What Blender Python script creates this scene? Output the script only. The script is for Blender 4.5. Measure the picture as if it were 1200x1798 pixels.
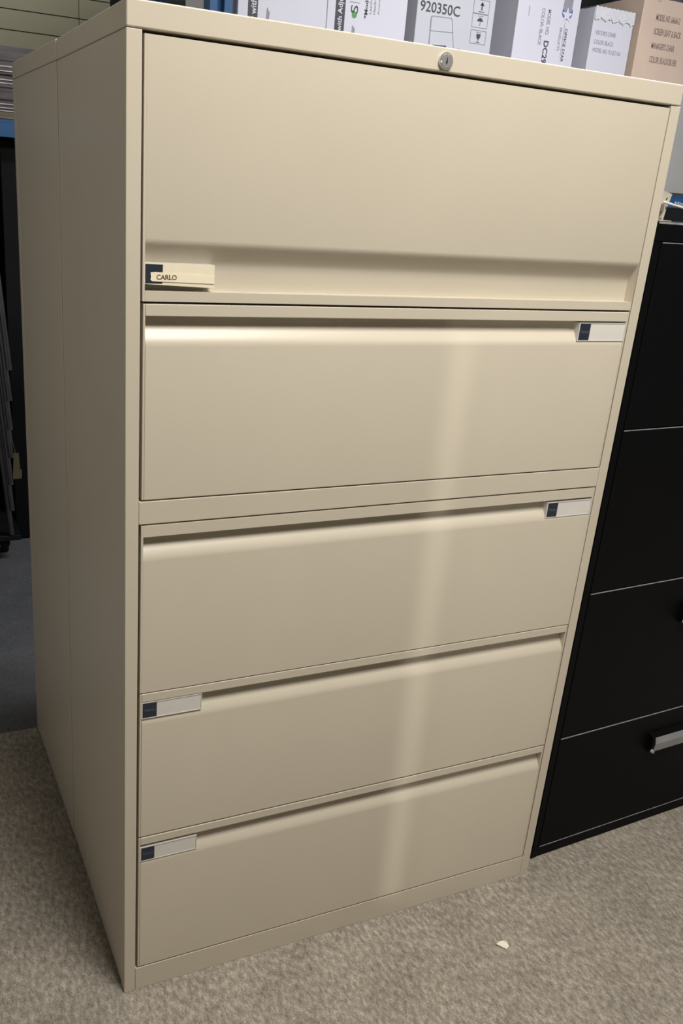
import bpy, bmesh, math, random
from mathutils import Vector, Matrix

for o in list(bpy.data.objects):
    bpy.data.objects.remove(o, do_unlink=True)
S = bpy.context.scene
COL = S.collection
random.seed(4)

# ---------------------------------------------------------------- camera
cam_d = bpy.data.cameras.new('camera'); cam = bpy.data.objects.new('camera', cam_d); COL.objects.link(cam)
R = Matrix(((0.90870266, 0.08674605, -0.40833149), (-0.41139861, 0.35196495, -0.84075672), (0.07078605, 0.93198487, 0.35551869)))
cam.matrix_world = Matrix.Translation((-0.3073, -1.2195, 1.3921)) @ R.to_4x4()
cam_d.sensor_fit = 'HORIZONTAL'; cam_d.sensor_width = 36
cam_d.lens = 36 * 1580.75 / 1200
cam_d.shift_x = (600 - 526.8) / 1200; cam_d.shift_y = (935.64 - 899) / 1200
cam_d.clip_start = 0.05
S.camera = cam

# ---------------------------------------------------------------- world, lamps, exposure
W = bpy.data.worlds.new('world'); S.world = W; W.use_nodes = True
W.node_tree.nodes['Background'].inputs[0].default_value = (.8, .85, 1, 1)
W.node_tree.nodes['Background'].inputs[1].default_value = 0.3
S.view_settings.view_transform = 'Standard'; S.view_settings.look = 'None'
S.view_settings.exposure = 0.0; S.view_settings.gamma = 1; S.view_settings.use_curve_mapping = False

def area(name, loc, target, sx, sy, power, color, spread=180):
    d = bpy.data.lights.new(name, 'AREA'); d.shape = 'RECTANGLE'; d.size = sx; d.size_y = sy
    d.energy = power; d.color = color; d.spread = math.radians(spread)
    o = bpy.data.objects.new(name, d); COL.objects.link(o); o.location = loc
    o.rotation_euler = (Vector(target) - Vector(loc)).to_track_quat('-Z', 'Y').to_euler()
    return o
WARM = (1, .955, .88); COOL = (.93, .95, 1)
area('lamp_front', (.50, -1.08, 2.78), (.50, -.9, 0), .85, .75, 61, WARM)
area('fill_front_right', (2.5, -1.7, 2.9), (2.5, -1.7, 0), 1.2, .3, 14, WARM)  # unseen fill added to brighten the carpet on the right
area('fill_left', (-2.3, -.2, 1.15), (0, .3, 1.55), 1.2, .7, 3.1, WARM, 90)  # added low fill for the cabinet's left side, aimed up off the carpet
area('lamp_rear_right', (2.0, .72, 2.9), (2.0, 1.0, 0), 1.7, .3, 56, COOL)
area('fill_slatwall', (-.1, 2.72, 2.93), (-.1, 2.85, 0), 1.4, .2, 6, WARM)  # fill added above the rack to brighten the slatted panelling
# narrow-spread lights added to draw the vertical streak on the drawer fronts
area('added_streak_light', (.553, -1.9, .62), (.553, 0, .62), .024, 1.15, .026, (1, .95, .86), 2.6)
area('added_drawer_fill', (.745, -1.9, .62), (.745, 0, .62), .34, 1.3, .10, (1, .95, .88), 5)  # added fill, lifts the drawer fronts right of the streak

# ---------------------------------------------------------------- materials
def mat(name, col, rough=.5, metal=0, spec=.5, coat=0, noise=0, nscale=20, bump=0, bscale=200, detail=3, stretch=None):
    m = bpy.data.materials.new(name); m.use_nodes = True; nt = m.node_tree; b = nt.nodes['Principled BSDF']
    b.inputs['Base Color'].default_value = (*col, 1); b.inputs['Roughness'].default_value = rough
    b.inputs['Metallic'].default_value = metal; b.inputs['Specular IOR Level'].default_value = spec
    b.inputs['Coat Weight'].default_value = coat; b.inputs['Coat Roughness'].default_value = .15
    tc = nt.nodes.new('ShaderNodeTexCoord'); src = tc.outputs['Object']
    if stretch:
        mp = nt.nodes.new('ShaderNodeMapping'); mp.inputs['Scale'].default_value = stretch
        nt.links.new(src, mp.inputs[0]); src = mp.outputs[0]
    if noise:
        n = nt.nodes.new('ShaderNodeTexNoise'); n.inputs['Scale'].default_value = nscale; n.inputs['Detail'].default_value = detail
        r = nt.nodes.new('ShaderNodeMapRange'); r.inputs[1].default_value = .3; r.inputs[2].default_value = .7
        r.inputs[3].default_value = 1 - noise; r.inputs[4].default_value = 1 + noise
        x = nt.nodes.new('ShaderNodeVectorMath'); x.operation = 'SCALE'; x.inputs[0].default_value = col
        nt.links.new(src, n.inputs['Vector']); nt.links.new(n.outputs[0], r.inputs[0]); nt.links.new(r.outputs[0], x.inputs['Scale'])
        nt.links.new(x.outputs[0], b.inputs['Base Color'])
    if bump:
        n = nt.nodes.new('ShaderNodeTexNoise'); n.inputs['Scale'].default_value = bscale; n.inputs['Detail'].default_value = 2
        u = nt.nodes.new('ShaderNodeBump'); u.inputs['Strength'].default_value = bump; u.inputs['Distance'].default_value = .001
        nt.links.new(src, n.inputs['Vector']); nt.links.new(n.outputs[0], u.inputs['Height']); nt.links.new(u.outputs[0], b.inputs['Normal'])
    return m

M = {}
M['beige'] = mat('beige_enamel', (.592, .537, .437), .35, noise=.015, nscale=5, bump=.12, bscale=900, spec=.5)
M['black'] = mat('black_enamel', (.003, .0033, .004), .5, noise=.1, nscale=8, bump=.15, bscale=900, spec=.10)
M['edge_highlight'] = mat('painted_edge_highlight', (.30, .30, .32), .3, noise=.3, nscale=60)  # pale colour stands in for light caught on the black cabinet's edges
M['chrome'] = mat('chrome', (.8, .8, .8), .12, 1, noise=.03)
M['lock'] = mat('lock_nickel', (.72, .72, .72), .22, .75, noise=.03)
M['dark'] = mat('dark_slot', (.01, .01, .01), .6, noise=.1)
M['holder'] = mat('label_holder_plastic', (.62, .60, .56), .3, noise=.02)
M['card'] = mat('white_card', (.68, .66, .62), .6, noise=.02, nscale=30)
M['cream_card'] = mat('cream_paper_card', (.83, .76, .58), .55, noise=.03, nscale=60)
M['cream_strip'] = mat('cream_paper_strip', (.88, .80, .61), .5, noise=.02, nscale=60)
M['navy'] = mat('navy_print', (.018, .024, .042), .45, noise=.1)
M['ink'] = mat('grey_ink', (.07, .065, .08), .6, noise=.1)
M['brownink'] = mat('red_brown_ink', (.16, .07, .05), .6, noise=.1)
M['greyink'] = mat('light_grey_ink', (.33, .32, .36), .6, noise=.1)
M['paleink'] = mat('pale_print', (.12, .13, .16), .5, noise=.1)
M['white_ink'] = mat('white_print', (.75, .75, .77), .5, noise=.05)
M['blueink'] = mat('blue_star_ink', (.13, .15, .50), .6, noise=.25, nscale=60)
M['green'] = mat('green_print', (.10, .34, .10), .6, noise=.05)
M['carton_w'] = mat('white_carton', (.74, .73, .80), .55, noise=.02, nscale=4)
M['carton_w2'] = mat('pale_grey_carton', (.63, .64, .68), .55, noise=.02, nscale=4)
M['carton_t'] = mat('tan_cardboard', (.74, .575, .46), .7, noise=.06, nscale=5, bump=.2, bscale=150)
M['carton_g'] = mat('grey_cardboard', (.47, .463, .445), .7, noise=.05, nscale=5)
M['carton_k'] = mat('black_cardboard', (.005, .0055, .006), .7, noise=.2, nscale=6, spec=.2)
M['film'] = mat('shiny_wrapping_film', (.80, .80, .84), .12, noise=.04, nscale=30, coat=1, bump=1, bscale=28)
M['tape'] = mat('clear_tape', (.62, .50, .40), .2, noise=.04, coat=.6)
M['blue'] = mat('blue_rack_paint', (.024, .11, .28), .4, noise=.12, nscale=12)
M['deck'] = mat('worn_plywood', (.20, .17, .12), .8, noise=.2, nscale=20, stretch=(.3, 1, 4))
M['panel'] = mat('grey_steel_panel', (.10, .09, .095), .45, .3, noise=.4, nscale=14, stretch=(.6, 1, 6))
M['panel_edge'] = mat('bare_steel_edge', (.50, .48, .49), .35, .5, noise=.3, nscale=14)
M['tube'] = mat('grey_steel_tube', (.11, .11, .12), .35, .6, noise=.15)
M['plastic'] = mat('black_plastic', (.012, .012, .013), .35, noise=.2)
M['fabric'] = mat('black_fabric', (.010, .011, .012), .9, noise=.3, nscale=200)
M['tag'] = mat('kraft_tag', (.16, .13, .07), .7, noise=.15)
M['cream'] = mat('cream_enamel', (.60, .56, .46), .4, noise=.04, nscale=20)
M['plate'] = mat('brushed_label_plate', (.33, .33, .34), .45, .2, noise=.08)
M['rod'] = mat('bright_nickel_rod', (.86, .84, .78), .32, .25, noise=.02)
M['tanmetal'] = mat('dull_bracket_steel', (.30, .27, .22), .4, .2, noise=.1)
M['scrap'] = mat('scrap_paper', (.85, .78, .64), .6, noise=.05)
M['wall_d'] = mat('dark_wall_paint', (.06, .07, .07), .8, noise=.1, nscale=3)
M['wall_l'] = mat('light_wall_paint', (.34, .325, .30), .8, noise=.05, nscale=3)
M['ceil'] = mat('ceiling_tile', (.46, .45, .42), .8, noise=.05, nscale=9)
M['slat'] = mat('olive_slatwall', (.40, .385, .275), .6, noise=.08, nscale=3, stretch=(.5, 1, 2))
M['slat_groove'] = mat('slatwall_groove', (.09, .065, .04), .7, noise=.1)

def carpet(name, base, dark, light):
    m = bpy.data.materials.new(name); m.use_nodes = True; nt = m.node_tree; N = nt.nodes; L = nt.links
    b = N['Principled BSDF']; b.inputs['Roughness'].default_value = .95; b.inputs['Specular IOR Level'].default_value = .1
    tc = N.new('ShaderNodeTexCoord')
    def nz(scale, stretch=(1, 1, 1), rot=0, detail=4):
        mp = N.new('ShaderNodeMapping'); mp.inputs['Scale'].default_value = stretch; mp.inputs['Rotation'].default_value = (0, 0, rot)
        n = N.new('ShaderNodeTexNoise'); n.inputs['Scale'].default_value = scale; n.inputs['Detail'].default_value = detail; n.inputs['Roughness'].default_value = .65
        L.new(tc.outputs['Object'], mp.inputs[0]); L.new(mp.outputs[0], n.inputs['Vector']); return n
    a = nz(115, (1, .5, 1), .5, 5); c = nz(330, (1, 1, 1), 0, 3); big = nz(7, (1, 1, 1), 0, 3)
    r = N.new('ShaderNodeValToRGB'); e = r.color_ramp.elements
    e[0].position = .30; e[0].color = (*dark, 1); e[1].position = .72; e[1].color = (*light, 1)
    k = r.color_ramp.elements.new(.5); k.color = (*base, 1)
    mx = N.new('ShaderNodeMix'); mx.data_type = 'FLOAT'; mx.inputs[0].default_value = .4
    L.new(a.outputs[0], mx.inputs[2]); L.new(c.outputs[0], mx.inputs[3]); L.new(mx.outputs[0], r.inputs[0])
    mr = N.new('ShaderNodeMapRange'); mr.inputs[1].default_value = .3; mr.inputs[2].default_value = .7; mr.inputs[3].default_value = .86; mr.inputs[4].default_value = 1.12
    L.new(big.outputs[0], mr.inputs[0])
    vm = N.new('ShaderNodeVectorMath'); vm.operation = 'SCALE'; L.new(r.outputs[0], vm.inputs[0]); L.new(mr.outputs[0], vm.inputs['Scale'])
    L.new(vm.outputs[0], b.inputs['Base Color'])
    u = N.new('ShaderNodeBump'); u.inputs['Strength'].default_value = .8; u.inputs['Distance'].default_value = .004
    L.new(mx.outputs[0], u.inputs['Height']); L.new(u.outputs[0], b.inputs['Normal'])
    return m
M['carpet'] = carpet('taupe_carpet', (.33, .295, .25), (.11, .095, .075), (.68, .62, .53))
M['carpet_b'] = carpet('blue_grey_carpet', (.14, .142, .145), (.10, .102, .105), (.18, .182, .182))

# ---------------------------------------------------------------- helpers
class MB:
    def __init__(s): s.v = []; s.f = []; s.m = []; s.mats = []
    def mi(s, m):
        if m not in s.mats: s.mats.append(m)
        return s.mats.index(m)
    def add(s, verts, faces, m):
        o = len(s.v); s.v += [tuple(v) for v in verts]; k = s.mi(m)
        for f in faces: s.f.append(tuple(i + o for i in f)); s.m.append(k)
    def box(s, x0, x1, y0, y1, z0, z1, m):
        s.add([(x, y, z) for x in (x0, x1) for y in (y0, y1) for z in (z0, z1)],
              [(0, 1, 3, 2), (4, 6, 7, 5), (0, 4, 5, 1), (2, 3, 7, 6), (0, 2, 6, 4), (1, 5, 7, 3)], m)
    def prism_x(s, prof, x0, x1, m):            # prof: closed list of (y,z)
        n = len(prof)
        s.add([(x0, y, z) for y, z in prof] + [(x1, y, z) for y, z in prof],
              [(i, (i + 1) % n, n + (i + 1) % n, n + i) for i in range(n)] + [tuple(range(n))[::-1], tuple(range(n, 2 * n))], m)
    def poly_y(s, pts, y0, y1, m):              # pts: (x,z) closed, thickness y0..y1
        n = len(pts)
        s.add([(x, y0, z) for x, z in pts] + [(x, y1, z) for x, z in pts],
              [(i, (i + 1) % n, n + (i + 1) % n, n + i) for i in range(n)] + [tuple(range(n))[::-1], tuple(range(n, 2 * n))], m)
    def tube(s, pts, r, m, seg=10, r1=None):
        pts = [Vector(p) for p in pts]; n = len(pts); vs = []; fs = []
        for i, p in enumerate(pts):
            t = (pts[min(i + 1, n - 1)] - pts[max(i - 1, 0)]).normalized()
            a = t.cross(Vector((0, 0, 1)));
            if a.length < .05: a = t.cross(Vector((1, 0, 0)))
            a.normalize(); b = t.cross(a); rr = r if r1 is None else r + (r1 - r) * i / (n - 1)
            for k in range(seg):
                g = 2 * math.pi * k / seg; vs.append(p + a * math.cos(g) * rr + b * math.sin(g) * rr)
        for i in range(n - 1):
            for k in range(seg):
                k2 = (k + 1) % seg; fs.append((i * seg + k, i * seg + k2, (i + 1) * seg + k2, (i + 1) * seg + k))
        fs.append(tuple(range(seg))[::-1]); fs.append(tuple(range((n - 1) * seg, n * seg)))
        s.add(vs, fs, m)
    def build(s, name, parent=None, bevel=0, smooth=False, loc=(0, 0, 0)):
        me = bpy.data.meshes.new(name); me.from_pydata(s.v, [], s.f)
        for m in s.mats: me.materials.append(m)
        for p, k in zip(me.polygons, s.m): p.material_index = k
        bm = bmesh.new(); bm.from_mesh(me); bmesh.ops.recalc_face_normals(bm, faces=bm.faces); bm.to_mesh(me); bm.free()
        o = bpy.data.objects.new(name, me); COL.objects.link(o); o.parent = parent; o.location = loc
        if bevel:
            b = o.modifiers.new('bevel', 'BEVEL'); b.width = bevel; b.segments = 3; b.limit_method = 'ANGLE'; b.angle_limit = math.radians(50)
            b.harden_normals = True
        if smooth or bevel:
            for p in me.polygons: p.use_smooth = True
            if not bevel:
                try: me.set_sharp_from_angle(angle=math.radians(35))
                except Exception: pass
            else:
                try: me.set_sharp_from_angle(angle=math.radians(50))
                except Exception: pass
        return o

def thing(name, label, cat, loc=(0, 0, 0), rz=0, group=None):
    o = bpy.data.objects.new(name, None); COL.objects.link(o); o.location = loc; o.rotation_euler = (0, 0, rz)
    o.empty_display_size = .1
    o['label'] = label; o['category'] = cat
    if group: o['group'] = group
    return o
def tag(o, label, cat, group=None):
    o['label'] = label; o['category'] = cat
    if group: o['group'] = group
    return o
def struct(o): o['kind'] = 'structure'; return o

def text_tris(s, bold=0):
    c = bpy.data.curves.new('t', 'FONT'); c.body = s; c.offset = bold; c.resolution_u = 3
    o = bpy.data.objects.new('t', c); COL.objects.link(o)
    dg = bpy.context.evaluated_depsgraph_get(); me = o.evaluated_get(dg).to_mesh()
    v = [(p.co.x, p.co.y) for p in me.vertices]; f = [tuple(p.vertices) for p in me.polygons]
    o.evaluated_get(dg).to_mesh_clear(); bpy.data.objects.remove(o); bpy.data.curves.remove(c)
    return v, f
def add_text(mb, s, x0, x1, z0, z1, y, m, rot=0, bold=0, italic=0):
    """fit the lettering in the box x0..x1, z0..z1 on a face looking towards -y"""
    v, f = text_tris(s, bold)
    v = [(a + italic * b, b) for a, b in v]
    a0 = min(p[0] for p in v); a1 = max(p[0] for p in v); b0 = min(p[1] for p in v); b1 = max(p[1] for p in v)
    out = []
    for a, b in v:
        u = (a - a0) / (a1 - a0); w = (b - b0) / (b1 - b0)
        if rot == 90: u, w = 1 - w, u
        elif rot == -90: u, w = w, 1 - u
        out.append((x0 + u * (x1 - x0), y, z0 + w * (z1 - z0)))
    mb.add(out, f, m)

# ---------------------------------------------------------------- the room
X0, X1, Y0, Y1, ZC = -2.6, 4.8, -3.8, 3.4, 3.0
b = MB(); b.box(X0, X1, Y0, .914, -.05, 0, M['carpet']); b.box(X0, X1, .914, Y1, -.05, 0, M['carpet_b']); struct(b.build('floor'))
b = MB(); b.box(X0, X1, Y0, Y1, ZC, ZC + .05, M['ceil']); struct(b.build('ceiling'))
b = MB(); b.box(X0, X1, Y1, Y1 + .08, 0, ZC, M['wall_d']); struct(b.build('wall_back'))
b = MB(); b.box(X0, X1, Y0 - .08, Y0, 0, ZC, M['wall_l']); struct(b.build('wall_front'))
b = MB(); b.box(X0 - .08, X0, Y0, Y1, 0, ZC, M['wall_l']); struct(b.build('wall_left'))
b = MB(); b.box(X1, X1 + .08, Y0, Y1, 0, ZC, M['wall_l']); struct(b.build('wall_right'))

# slatwall: boards with grooves, two sheets meeting in a vertical joint
t = thing('slatwall_panel', 'olive slatted display panelling with dark grooves on the back wall', 'wall panel', (0, 3.35, 0))
PZ = .078
for (xa, xb) in ((-2.4, .600), (.6025, .735)):
    g = MB(); g.box(xa, xb, -.13, .045, 1.0, 2.8, M['slat_groove'])
    z = 1.85 - 10 * PZ
    k = 0
    while z < 2.78:
        g.box(xa, xb, -.15, -.131, z + .004, z + PZ - .0, M['slat']); z += PZ; k += 1
        g.v[-8:] = [(x, y, zz) for x, y, zz in g.v[-8:]]
    g.build('slatted_board', t)

# ---------------------------------------------------------------- filing cabinet
CW, CD, CH, ZL = .914, .457, 1.593, 1.562
XL, XR = .0228, .8915                      # drawer front edges
BE = M['beige']
def ease(t): return t * t * (3 - 2 * t)
def handle_profile(zt, zb, fl, up):
    """side outline (y,z) of a drawer front whose full-width finger pull sits under its top rail"""
    D = .019; p = [(0, zb), ]
    z_lip = zt - .058
    n = 10
    for i in range(n + 1):
        q = i / n; p.append((D * (1 - math.cos(q * math.pi / 2)) if 0 else D * ease(q) * .98, z_lip + .040 * q))
    p += [(D, zt - fl), (0, zt - fl), (0, zt), (.021, zt), (.021, zb)]
    return p
def door_profile(zt, zb):
    D = .019; p = [(0, zt)]
    n = 10
    for i in range(n + 1):
        q = i / n; p.append((D * ease(q), 1.318 - .034 * q))
    p += [(D, 1.2500), (0, 1.2500), (0, zb), (.021, zb), (.021, zt)]
    return p

def label_holder(parent, xa, xb, zb, zt, left, word='Teknion'):
    # plastic block with a raised rim, filling the pull's depth
    h = MB(); h.box(xa, xb, .0015, .0185, zb, zt, M['holder'])
    e = .0012
    h.box(xa, xb, -.0003, .0015, zb, zb + e, M['holder']); h.box(xa, xb, -.0003, .0015, zt - e, zt, M['holder'])
    h.box(xa, xa + e * 1.6, -.0003, .0015, zb + e, zt - e, M['holder']); h.box(xb - e, xb, -.0003, .0015, zb + e, zt - e, M['holder'])
    h.build('label_holder', parent)
    c = MB(); c.box(xa + .0255, xb - e, .0005, .0014, zb + e, zt - e, M['card']); c.build('label_card', parent)['label'] = 'blank white label card'
    c = MB(); c.box(xa + .0022, xa + .0255, .0004, .0014, zb + e, zt - e, M['navy']); c.build('maker_badge', parent)['label'] = 'small navy square badge'
    c = MB(); add_text(c, word, xa + .0045, xa + .0232, (zb + zt) / 2 - .0022, (zb + zt) / 2 + .003, .0002, M['paleink']); c.build('lettering', parent)

DR = [(1.2330, .9512, 'R'), (.9108, .6258, 'R'), (.6236, .3432, 'L'), (.3408, .0535, 'L')]
def drawer_front(parent, zt, zb, side):
    XL = .0240
    d = MB(); fl = .0165 if side == 'R' and zt > 1 else .0155
    if side == 'R' and zt < 1: fl = .018
    d.prism_x(handle_profile(zt, zb, fl, True), XL + .0033, XR - .0030, BE)
    flat = [(0, zb), (0, zt), (.021, zt), (.021, zb)]
    d.prism_x(flat, XL, XL + .0033, BE); d.prism_x(flat, XR - .0030, XR, BE)
    # box of the drawer behind its front
    o = d.build('drawer', parent, bevel=.0014)
    return o

def make_cabinet(name, label, loc, rz, labels=True):
    t = thing(name, label, 'filing cabinet', loc, rz)
    s = MB(); w = .0200
    # side shells folded round into the two front stiles
    for xa, xb in ((0, w), (CW - w, CW)):
        s = MB(); s.box(xa, xb, 0, .024, .0, ZL - .0012, BE); s.build('front_stile', t, bevel=.0009)
    s = MB(); s.box(.0004, CW - .0004, .0242, CD, .004, ZL - .0012, BE); s.build('carcass', t, bevel=.0008)
    s = MB(); s.box(0, CW, 0, CD, ZL, CH, BE); s.build('top_cap', t, bevel=.0022)
    s = MB(); s.box(w + .0004, CW - w - .0004, .0003, .024, .0, .0508, BE); s.build('base_rail', t, bevel=.0011)
    s = MB(); s.box(w + .0004, CW - w - .0004, .0003, .024, .9132, .9490, BE); s.build('cross_rail', t, bevel=.0011)
    # door
    d = MB(); d.prism_x(door_profile(1.5570, 1.2362), XL + .0033, XR - .0004, BE)
    flat = [(0, 1.2362), (0, 1.5570), (.021, 1.5570), (.021, 1.2362)]
    d.prism_x(flat, XL, XL + .0033, BE)
    d.prism_x(flat, XR - .0004, XR, BE)
    door = d.build('flipper_door', t, bevel=.0009)
    ds = [drawer_front(t, *a) for a in DR]
    # lock
    l = MB(); cx, cz = .4566, 1.5755
    l.tube([(cx, .002, cz), (cx, -.002, cz), (cx, -.0035, cz)], .0112, M['lock'], 40)
    l.tube([(cx, -.0034, cz), (cx, -.0046, cz)], .0093, M['lock'], 40, .0085)
    lk = l.build('lock', t, smooth=True)
    k = MB(); k.poly_y([(cx - .0008, cz - .0035), (cx + .0006, cz - .0042), (cx + .0018, cz - .0012), (cx + .0012, cz + .0005), (cx + .0012, cz + .0045), (cx - .0001, cz + .0045), (cx - .0003, cz + .0008), (cx - .0016, cz - .0008)], -.0048, -.0044, M['dark'])
    k.build('keyhole', lk)
    if labels:
        for o, (zt, zb, side), (za, zc) in zip(ds, DR, ((1.1832, 1.2142), (.8590, .8890), (.5775, .6074), (.2910, .3205))):
            if side == 'R': label_holder(o, .7845, XR - .0034, za, zc, False)
            else: label_holder(o, XL + .0040, .1285, za, zc, True)
        # name label on the flipper door
        hz0, hz1 = 1.2580, 1.2864
        h = MB(); h.box(.0248, .1245, .0012, .0188, hz0 + .001, hz1, M['holder']); h.build('label_holder', door)
        c = MB(); c.poly_y([(.0252, hz0 + .0012), (.1244, hz0 - .0022), (.1240, hz1 - .0005), (.0252, hz1 + .0005)], -.0002, .0011, M['cream_card']); c.build('label_card', door)['label'] = 'cream paper label card'
        c = MB(); c.poly_y([(.0264, hz0 + .0022), (.0500, hz0 + .0022), (.0505, hz1 - .0015), (.0264, hz1 - .0010)], -.0006, -.0003, M['navy']); c.build('maker_badge', door)['label'] = 'navy badge partly covered by a paper strip'
        c = MB(); c.poly_y([(.0335, hz0 + .0065), (.0365, hz0 + .0050), (.1238, hz0 + .0035), (.1240, hz0 + .0140), (.040, hz0 + .0172), (.0335, hz0 + .0165), (.0340, hz0 + .011)], -.0011, -.0007, M['cream_strip']); c.build('name_strip', door)['label'] = 'paper strip printed with a name'
        c = MB(); add_text(c, 'CARLO', .0415, .0700, hz0 + .0072, hz0 + .0140, -.0013, M['brownink'], bold=.025); c.build('lettering', door)
    return t
make_cabinet('filing_cabinet', 'beige five-tier lateral filing cabinet with a name label, nearest to us', (0, 0, 0), 0)
make_cabinet('filing_cabinet', 'matching beige cabinet standing back to back behind the labelled one', (CW - .0070, .4580 + .469, 0), math.pi + .0125, labels=False)

# ---------------------------------------------------------------- black cabinet
AN = math.atan2(.0507, .9987)
t = thing('filing_cabinet', 'black four-drawer lateral filing cabinet beside the beige one', 'filing cabinet', (.951, .034, 0), AN)
KW, KD, KH = .762, .457, 1.384; K = M['black']
s = MB(); s.box(0, .0155, 0, KD, 0, 1.3515, K); s.box(KW - .0155, KW, 0, KD, 0, 1.3515, K); s.box(.0155, KW - .0155, .024, KD, 0, 1.3515, K); s.build('carcass', t, bevel=.0008)
s = MB(); s.box(0, KW, 0, KD, 1.3525, KH, K); s.box(.001, KW - .001, -.0005, .0012, KH - .0028, KH + .0003, M['edge_highlight']); s.build('top_cap', t)  # pale strip at the cap's front is a painted highlight
s = MB(); s.box(.016, KW - .016, .001, .023, 0, .0262, K); s.build('base_rail', t, bevel=.001)
for i, (za, zb) in enumerate(((.0280, .3170), (.3200, .6645), (.6675, 1.0075), (1.0105, 1.3500))):
    s = MB(); s.box(.0185, KW - .0185, .0005, .023, za, zb, K); d = s.build('drawer', t, bevel=.0011)
    s = MB(); s.box(.020, KW - .020, -.0004, .0015, zb - .0010, zb + .0004, M['edge_highlight']); s.build('top_highlight', d)['label'] = 'painted highlight along the drawer top'  # bevel highlight put in as a thin pale strip
    if i == 0: s = MB(); s.box(.020, KW - .020, -.0004, .0015, za - .0006, za + .0008, M['edge_highlight']); s.build('bottom_highlight', d)['label'] = 'painted highlight along the drawer bottom'
    # pull: curved black grip with a metal label plate on it
    h = MB(); zc = zb - .0865 if i != 0 else zb - .078
    pr = [(.0005, zc - .020), (-.006, zc - .0205), (-.0125, zc - .018), (-.0165, zc + .004), (-.012, zc + .021), (.0005, zc + .026)]
    h.prism_x(pr, .305, .462, K)
    hd = h.build('handle', d, smooth=True)
    h = MB(); h.prism_x([(-.0135, zc - .0185), (-.0148, zc - .018), (-.0178, zc + .004), (-.0140, zc + .020), (-.0130, zc + .019), (-.0168, zc + .004)], .313, .430, M['plate'])
    h.tube([(.3085, -.0136, zc - .0155), (.3085, -.020, zc - .016)], .005, M['plate'], 14, .0035)
    h.build('label_plate', hd)['label'] = 'grey metal label plate'

# small bracket with a chrome rod lying on the black cabinet
t = thing('rod_bracket', 'small cream metal bracket carrying a chrome rod, on the black cabinet', 'bracket', (0, .30, 0))
s = MB(); s.poly_y([(1.198, KH + .0002), (1.2275, KH + .0002), (1.2310, 1.405), (1.2395, 1.4385), (1.215, 1.4425), (1.198, 1.4445)], 0, .003, M['cream'])
s.box(1.198, 1.232, -.02, .003, KH + .0002, KH + .002, M['cream']); s.build('plate', t, bevel=.0004)
s = MB(); s.poly_y([(1.2235, 1.4255), (1.2262, 1.4262), (1.2290, 1.4308), (1.2260, 1.4304)], -.0006, .0001, M['dark']); s.build('slot', t)
s = MB(); s.tube([(1.2085, -.008, 1.4213), (1.30, -.010, 1.4085), (1.55, -.012, 1.400)], .0026, M['rod'], 16); s.build('rod', t, smooth=True)
s = MB(); s.box(1.2055, 1.2125, -.012, 0, 1.402, 1.418, M['tanmetal']); s.box(1.214, 1.220, -.008, 0, 1.390, 1.416, M['cream']); s.build('clip', t, bevel=.0008)
s = MB(); s.box(1.535, 1.565, -.02, .0, KH + .0002, 1.403, M['cream']); s.build('end_stop', t, bevel=.001)

# ---------------------------------------------------------------- pallet rack behind
YR = 2.2; BL = M['blue']
t = thing('pallet_rack', 'blue steel pallet rack with loaded decks behind the cabinets', 'rack')
def post(x, y):
    p = MB(); p.box(x, x + .027, y, y + .07, 0, 2.85, BL); p.box(x + .054, x + .081, y, y + .07, 0, 2.85, BL); p.box(x + .027, x + .054, y + .03, y + .07, 0, 2.85, BL)
    p.box(x - .01, x + .091, y - .01, y + .09, 0, .006, BL)
    return p
for x in (-1.75, .850, 3.38):
    for y in (YR, 3.02): post(x, y).build('upright', t, bevel=.001)
def beam(xa, xb, y, z0, z1):
    p = MB(); p.box(xa, xb, y, y + .045, z0, z1 - .012, BL); p.box(xa, xb, y + .012, y + .045, z1 - .012, z1, BL); return p
for y in (YR + .002, 3.02):
    beam(-1.669, .850, y, 1.486, 1.543).build('beam', t, bevel=.0015)
rb = beam(.931, 3.38, YR + .002, 1.436, 1.492).build('beam', t, bevel=.0015)
beam(.931, 3.38, 3.02, 1.436, 1.492).build('beam', t, bevel=.0015)
s = MB(); add_text(s, 'n Mini L', 3.168, 3.30, 1.4475, 1.4655, YR + .001, M['white_ink'], bold=.02); s.build('lettering', rb)['label'] = 'white lettering on the blue beam'
s = MB(); s.box(-1.65, .84, YR + .01, 3.08, 1.5435, 1.563, M['deck']); s.build('deck', t)
s = MB(); s.box(.94, 3.37, YR + .012, 3.08, 1.4925, 1.500, M['deck']); s.build('deck', t)

# stack of steel panels on the left deck
z = 1.5635; top = 1.766; k = 0
hts = [.0065, .0095, .0115, .0110, .0240, .0130, .0150, .0105, .0130, .0130, .0140, .0150, .0170, .0270]
bright = {0, 1, 2, 6, 7, 9, 10}
for k, h in enumerate(hts):
    last = k == len(hts) - 1
    xa = -1.35 + random.uniform(-.02, .02); xb = .62 + random.uniform(-.02, .02); yo = YR + .02 + (0 if k in bright else random.uniform(.004, .014))
    s = MB(); s.box(xa, xb, yo, yo + .72, z + .0006, z + h, M['panel'])
    if k in bright: s.box(xa, xb, yo - .004, yo + .001, z + h - .0045, z + h - .0012, M['panel_edge'])
    o = s.build('steel_panel')
    o['category'] = 'panel'; o['group'] = 'grey steel panels stacked on the rack'
    n_top = len(hts) - 1 - k
    ORD = ['first', 'second', 'third', 'fourth', 'fifth', 'sixth', 'seventh']
    where = 'topmost of the stack on the left deck' if last else 'lying on the left deck, bottom of its stack' if k == 0 else \
        '%s from the %s of the rack stack' % ((ORD[n_top], 'top') if n_top < 7 else (ORD[k], 'bottom'))
    o['label'] = ('bright-edged grey steel panel, ' if k in bright else 'dark grey steel panel, ') + where
    z += h

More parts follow.
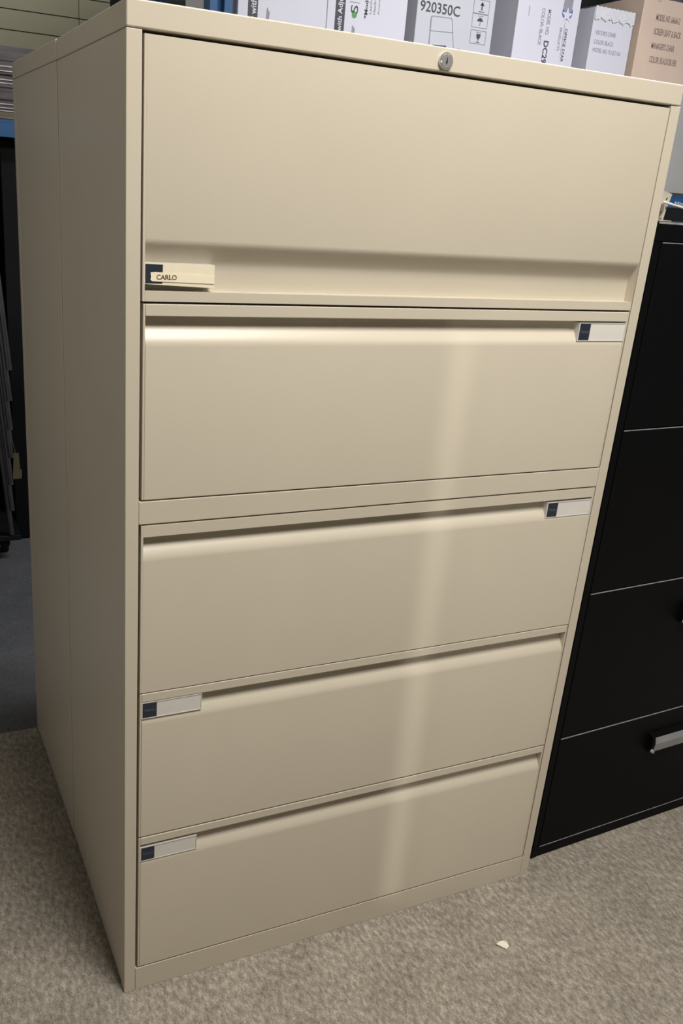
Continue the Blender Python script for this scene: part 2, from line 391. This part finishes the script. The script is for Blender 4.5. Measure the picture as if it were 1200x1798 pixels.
# cartons
def carton(name, label, x0, x1, y0, y1, z0, z1, m, bev=.003, group=None):
    t = thing(name, label, 'box', (0, 0, 0), 0, group)
    s = MB(); s.box(x0, x1, y0, y1, z0, z1, m); s.build('carton', t, bevel=bev)
    return t
YF = YR + .004; YT = YF - .0012
def part(t, mb, name, lab=None):
    o = mb.build(name, t)
    if lab: o['label'] = lab
    return o
c1 = carton('carton', 'white carton beside the blue upright, with white words on a dark bar', .955, 1.3045, YF, 2.82, 1.5005, 2.32, M['carton_w'])
s = MB(); s.box(.994, 1.031, YT, YF - .0002, 1.56, 2.30, M['ink']); part(c1, s, 'printed_bar', 'dark grey printed bar')
s = MB(); add_text(s, 'r with', 1.003, 1.025, 1.947, 2.014, YT - .0004, M['white_ink'], 90, .015); part(c1, s, 'lettering')
s = MB(); s.poly_y([(1.064, 1.950), (1.074, 1.945), (1.078, 1.976), (1.067, 1.992)], YT, YF - .0002, M['greyink']); part(c1, s, 'printed_mark')
c2 = carton('carton', 'white carton with a green dot logo and a dark bar of white words', 1.3062, 1.642, YF, 2.82, 1.5005, 2.32, M['carton_w'])
s = MB(); s.box(1.339, 1.378, YT, YF - .0002, 1.56, 2.30, M['ink']); part(c2, s, 'printed_bar', 'dark grey printed bar')
s = MB(); add_text(s, 'with Adju', 1.348, 1.373, 1.953, 2.062, YT - .0004, M['white_ink'], 90, .015); part(c2, s, 'lettering', 'white words on the bar')
s = MB()
pts = [(1.418 + .0105 * math.cos(a * math.pi / 12), 2.0145 + .0115 * math.sin(a * math.pi / 12)) for a in range(24)]
s.poly_y(pts, YT, YF - .0002, M['green']); part(c2, s, 'green_dot', 'green round dot of the logo')
s = MB(); add_text(s, 'S', 1.402, 1.432, 2.019, 2.046, YT, M['ink'], 90); s.box(1.396, 1.438, YT, YF - .0002, 2.0540, 2.0560, M['greyink']); part(c2, s, 'logo_letter')
s = MB(); s.poly_y([(1.411, 1.948), (1.424, 1.948), (1.425, 1.968), (1.413, 1.980)], YT, YF - .0002, M['greyink']); part(c2, s, 'printed_mark')
s = MB(); add_text(s, '*Model', 1.458, 1.473, 2.008, 2.085, YT, M['ink'], 90, .012)
add_text(s, 'Leather', 1.479, 1.489, 2.026, 2.088, YT, M['greyink'], 90); add_text(s, 'Headrest', 1.496, 1.506, 2.026, 2.095, YT, M['greyink'], 90); add_text(s, 'Assembly', 1.515, 1.525, 2.028, 2.10, YT, M['greyink'], 90)
part(c2, s, 'lettering', 'small rotated grey lines of words')

c3 = carton('carton', 'pale carton printed with a number and a chair outline, above the lock', 1.685, 2.042, YF, 2.84, 1.5005, 2.40, M['carton_w2'])
s = MB(); add_text(s, '920350C', 1.698, 1.879, 2.066, 2.102, YT, M['ink'], 0, .008); part(c3, s, 'lettering', 'large grey number')
s = MB()
def stroke(mb, pts, w, m, y=None):
    y = YT if y is None else y
    for (xa, za), (xb, zb) in zip(pts[:-1], pts[1:]):
        L = math.hypot(xb - xa, zb - za); nx, nz = -(zb - za) / L * w / 2, (xb - xa) / L * w / 2
        mb.poly_y([(xa + nx, za + nz), (xb + nx, zb + nz), (xb - nx, zb - nz), (xa - nx, za - nz)], y, y + .0008, m)
stroke(s, [(1.754, 1.930), (1.752, 2.050), (1.758, 2.055)], .0045, M['greyink'])
stroke(s, [(1.757, 2.055), (1.842, 2.058), (1.848, 2.052), (1.872, 1.935)], .0022, M['greyink'])
stroke(s, [(1.754, 2.004), (1.858, 2.010)], .002, M['greyink'])
s.poly_y([(1.764, 1.950), (1.770, 1.957), (1.832, 1.961), (1.836, 1.950)], YT, YT + .0008, M['ink'])
s.poly_y([(1.872, 1.935), (1.876, 1.954), (1.893, 1.958), (1.912, 1.952), (1.92, 1.935)], YT, YT + .0008, M['greyink'])
part(c3, s, 'chair_drawing', 'line drawing of a chair')
s = MB()
for za in (2.091, 2.042, 1.985):
    xa, xb, zb = 1.940, 2.013, za + .047
    stroke(s, [(xa, za), (xb, za), (xb, zb), (xa, zb), (xa, za)], .0018, M['greyink'])
stroke(s, [(1.979, 2.103), (1.979, 2.125)], .005, M['ink']); s.poly_y([(1.969, 2.119), (1.989, 2.119), (1.979, 2.132)], YT, YT + .0008, M['ink']); stroke(s, [(1.966, 2.097), (1.992, 2.097)], .002, M['ink'])
s.poly_y([(1.963, 2.064), (1.992, 2.064), (1.986, 2.073), (1.977, 2.077), (1.968, 2.073)], YT, YT + .0008, M['ink']); stroke(s, [(1.978, 2.064), (1.978, 2.049)], .0015, M['ink'])
s.poly_y([(1.968, 2.020), (1.988, 2.020), (1.987, 2.009), (1.981, 2.001), (1.975, 2.001), (1.969, 2.009)], YT, YT + .0008, M['ink']); stroke(s, [(1.978, 2.001), (1.978, 1.990)], .002, M['ink']); stroke(s, [(1.969, 1.990), (1.987, 1.990)], .002, M['ink'])
stroke(s, [(1.966, 2.026), (1.990, 2.026)], .002, M['greyink']); stroke(s, [(1.966, 2.082), (1.990, 2.082)], .002, M['greyink'])
part(c3, s, 'handling_icons', 'row of square handling icons')

c4 = carton('carton', 'white carton with a blue star and sideways model lettering', 2.150, 2.463, YF, 2.84, 1.5005, 2.40, M['carton_w'])
s = MB(); add_text(s, 'MODEL NO.', 2.301, 2.318, 2.056, 2.149, YT, M['greyink'], -90, .01); add_text(s, 'COLOR: BLACK', 2.271, 2.287, 2.016, 2.150, YT, M['greyink'], -90, .01)
add_text(s, 'DC299', 2.301, 2.326, 1.936, 2.036, YT, M['ink'], -90, .02); part(c4, s, 'lettering', 'grey sideways model and colour words')
s = MB()
star = []
for i in range(10):
    a = math.pi / 2 + i * math.pi / 5; r = .0125 if i % 2 else .031
    star.append((2.399 + r * math.cos(a), 2.140 + r * math.sin(a) * .95))
dk = [(2.399 + .027 * math.cos(a * math.pi / 10), 2.150 + .027 * math.sin(a * math.pi / 10)) for a in range(20)]
s.poly_y(dk, YT + .0002, YT + .0008, M['blueink']); s.poly_y([(2.374, 2.160), (2.386, 2.150), (2.398, 2.165), (2.410, 2.150), (2.420, 2.160), (2.421, 2.200), (2.376, 2.200)], YT + .0001, YT + .0007, M['greyink'])
s.poly_y(star, YT - .0006, YT, M['carton_w']); part(c4, s, 'star_emblem', 'blue emblem with a white star')
s = MB(); stroke(s, [(2.394, 2.108), (2.395, 1.985)], .0015, M['greyink']); stroke(s, [(2.394, 2.108), (2.399, 2.118)], .0015, M['greyink'])
part(c4, s, 'emblem_line'); s = MB(); add_text(s, 'OFFICE STAR', 2.399, 2.413, 1.969, 2.092, YT, M['ink'], -90, .008); part(c4, s, 'emblem_lettering'); s = MB(); add_text(s, 'PRODUCTS', 2.372, 2.384, 2.008, 2.092, YT, M['greyink'], -90, .008); part(c4, s, 'emblem_lettering'); s = MB(); add_text(s, 'MADE IN', 2.204, 2.209, 2.115, 2.150, YT, M['greyink'], -90)
part(c4, s, 'emblem_lettering')

c5 = carton('carton', 'small white carton with shiny film along its top edge', 2.541, 2.759, YF, 2.32, 1.5005, 2.192, M['carton_w'])
s = MB(); add_text(s, "VISITOR'S CHAIR", 2.561, 2.672, 2.091, 2.108, YT, M['greyink']); add_text(s, 'COLOR: BLACK', 2.561, 2.667, 2.057, 2.073, YT, M['greyink']); add_text(s, 'MODEL NO. FL1027-U6', 2.561, 2.714, 2.026, 2.042, YT, M['greyink'])
part(c5, s, 'lettering')
s = MB()                                            # crinkled film: a folded sheet over the top edge
nx, nz = 26, 8; vs = []
for j in range(nz + 1):
    for i in range(nx + 1):
        x = 2.542 + .216 * i / nx; q = j / nz
        drop = .046 + .005 * math.sin(i * 1.1) + .004 * math.sin(i * 2.7)
        vs.append((x, YF - .0022 - .002 * abs(math.sin(i * 1.9 + j * 1.3)) * (.3 + q) , 2.1945 - drop * q + .0015 * math.sin(i * 2.3) * (1 - q)))
for i in range(nx + 1): vs.append((2.542 + .216 * i / nx, YF + .09, 2.1945 + .002 * math.sin(i * 1.7)))
fs = [(j * (nx + 1) + i, j * (nx + 1) + i + 1, (j + 1) * (nx + 1) + i + 1, (j + 1) * (nx + 1) + i) for j in range(nz) for i in range(nx)]
o = (nz + 1) * (nx + 1); fs += [(i, i + 1, o + i + 1, o + i) for i in range(nx)]
s.add(vs, fs, M['film']); o = part(c5, s, 'wrapping_film', 'shiny crinkled clear film')
md = o.modifiers.new('thick', 'SOLIDIFY'); md.thickness = .0006; md.offset = 1

g = carton('carton', 'plain grey carton on the right deck under the tan carton', 2.80, 3.36, YF, 2.92, 1.5005, 1.915, M['carton_g'])
c6 = carton('carton', 'tan cardboard carton with four lines of dark lettering', 2.797, 3.30, YF - .001, 2.86, 1.9155, 2.268, M['carton_t'])
s = MB(); y = YF - .0022
M['tanink'] = mat('brown_grey_ink', (.29, .205, .18), .7, noise=.1)
for w_, xa, xb, za, zb in (('MODEL NO. 66666-2', 2.876, 3.015, 2.184, 2.209), ('SCREEN SEAT & BACK', 2.878, 3.036, 2.130, 2.155), ("MANAGER'S CHAIR", 2.878, 3.012, 2.076, 2.101), ('COLOR: BLACK/SILVER', 2.881, 3.040, 2.022, 2.047)):
    s = MB(); add_text(s, w_, xa, xb, za, zb, y, M['tanink'], 0, .012); part(c6, s, 'lettering')
s = MB(); s.box(2.868, 2.890, YF - .0024, YF + .002, 2.255, 2.2695, M['tape']); s.box(2.868, 2.890, YF, 2.80, 2.268, 2.2695, M['tape']); part(c6, s, 'tape', 'shiny strip of clear tape')
# dark bag on the tan carton
s = MB(); n = 14; vs = []; fs = []
for j in range(n + 1):
    for i in range(n + 1):
        u, v = i / n, j / n; e = math.sin(math.pi * u) * math.sin(math.pi * v)
        vs.append((2.93 + .34 * u, YF + .02 + .4 * v, 2.2690 + .11 * e ** .35 + (.008 * math.sin(9 * u + 7 * v) if e > .01 else 0)))
fs = [(j * (n + 1) + i, j * (n + 1) + i + 1, (j + 1) * (n + 1) + i + 1, (j + 1) * (n + 1) + i) for j in range(n) for i in range(n)]
vs += [(2.93, YF + .02, 2.2687), (3.27, YF + .02, 2.2687), (3.27, YF + .42, 2.2687), (2.93, YF + .42, 2.2687)]
q = (n + 1) ** 2; fs.append((q, q + 3, q + 2, q + 1))
s.add(vs, fs, mat('dark_film', (.10, .10, .12), .25, noise=.3, coat=.5)); tag(s.build('plastic_bag', smooth=True), 'dark grey plastic bag lying on top of the tan carton', 'bag')

# black cartons under the left bay
k1 = carton('carton', 'black carton standing on the floor under the left rack deck', .135, .83, 2.285, 2.95, 0.0, 1.478, M['carton_k'])
k2 = carton('carton', 'wide black carton behind the stacked chairs under the rack', -1.6, .125, 2.66, 2.98, 0.0, 1.478, M['carton_k'])
for kk, (xa, xb, yy) in ((k1, (.135, .83, 2.285)), (k2, (-1.6, .125, 2.66))):
    s = MB(); s.box((xa + xb) / 2 - .03, (xa + xb) / 2 + .03, yy - .0008, yy - .0002, .02, 1.34, M['plastic']); part(kk, s, 'tape', 'black tape strip')

# dolly with castors
dl = thing('chair_dolly', 'black wheeled dolly on the floor under the stacked chairs', 'dolly', (-.16, 2.34, 0))
s = MB(); s.box(-.282, .282, -.28, .27, .085, .105, M['plastic']); s.build('platform', dl, bevel=.003)
for cx_, cy_ in ((.235, -.165), (-.22, -.165), (.22, .19), (-.22, .19)):
    s = MB(); s.tube([(cx_ - .011, cy_, .0285), (cx_ + .011, cy_, .0285)], .028, M['plastic'], 24); s.tube([(cx_ - .017, cy_, .0285), (cx_ + .017, cy_, .0285)], .008, M['tube'], 12)
    cs = s.build('castor', dl, smooth=True)
    s = MB(); s.box(cx_ - .018, cx_ - .0135, cy_ - .014, cy_ + .014, .028, .085, M['plastic']); s.box(cx_ + .0135, cx_ + .018, cy_ - .014, cy_ + .014, .028, .085, M['plastic']); s.box(cx_ - .018, cx_ + .018, cy_ - .016, cy_ + .016, .066, .0845, M['plastic']); s.build('fork', cs)

# nested chairs
def make_chair():
    t = thing('stacking_chair', '', 'chair', (-.165, 2.3, 0), 0, 'black chairs stacked on the dolly')
    for sx in (-1, 1):
        s = MB(); s.tube([(sx * .228, -.20, .42), (sx * .243, -.215, .22), (sx * .258, -.235, .0)], .0095, M['tube'], 12); s.build('leg', t, smooth=True)
        s = MB(); s.tube([(sx * .225, .17, .42), (sx * .235, .20, .20), (sx * .245, .225, .0)], .0095, M['tube'], 12); s.build('leg', t, smooth=True)
    s = MB(); s.box(-.215, .215, -.20, .20, .425, .462, M['fabric']); s.build('seat', t, bevel=.012)
    s = MB()
    s.prism_x([(.188, .50), (.203, .497), (.222, .665), (.207, .669)], -.205, .205, M['fabric']); s.build('backrest', t, bevel=.005)
    for sx in (-1, 1):
        s = MB(); s.tube([(sx * .18, .18, .43), (sx * .18, .19, .48), (sx * .18, .20, .52)], .007, M['tube'], 10); s.build('back_strut', t, smooth=True)
    return t
def copy_tree(o, parent=None):
    c = o.copy(); COL.objects.link(c)
    if parent: c.parent = parent
    for ch in list(o.children): copy_tree(ch, c)
    return c
ch = make_chair(); LV = [(.1085, -.004), (.215, 0), (.325, -.002), (.435, .001), (.545, 0), (.655, 0), (.765, .002)]
NM = ['bottom black chair of the stack, standing on the dolly', 'black chair nested second from the bottom of the stack', 'black chair nested third from the bottom of the stack',
      'black chair at the middle of the stack beside the black carton', 'black chair nested third from the top of the stack', 'black chair nested second from the top of the stack', 'topmost black chair of the stack beside the black carton']
for i, (dz, dx) in enumerate(LV):
    o = ch if i == 0 else copy_tree(ch)
    o.location = (-.165 + dx - .002 * i, 2.3 - .031 * i, dz); o['label'] = NM[i]
s = MB(); s.poly_y([(.088, .362), (.118, .364), (.120, .395), (.114, .398), (.111, .457), (.094, .457)], 1.950, 1.952, M['tag'])
s.tube([(.100, 1.951, .456), (.092, 1.955, .50), (.084, 1.96, .60)], .0012, M['tag'], 6)
tag(s.build('paper_tag'), 'small kraft paper tag hanging from the stacked chairs', 'tag')

# ---------------------------------------------------------------- scrap on the carpet
s = MB(); P = [(.7205, -.1500, .004), (.7260, -.1545, .002), (.7345, -.1660, .001), (.7440, -.1620, .0015), (.7440, -.1540, .004), (.7375, -.1490, .006), (.7290, -.1475, .005)]
s.add([(x, y, z) for x, y, z in P] + [(x, y, z + .0008) for x, y, z in P], [(i, (i + 1) % 7, 7 + (i + 1) % 7, 7 + i) for i in range(7)] + [tuple(range(7))[::-1], tuple(range(7, 14))], M['scrap'])
tag(s.build('paper_scrap'), 'tiny torn scrap of cream paper lying on the carpet', 'scrap')
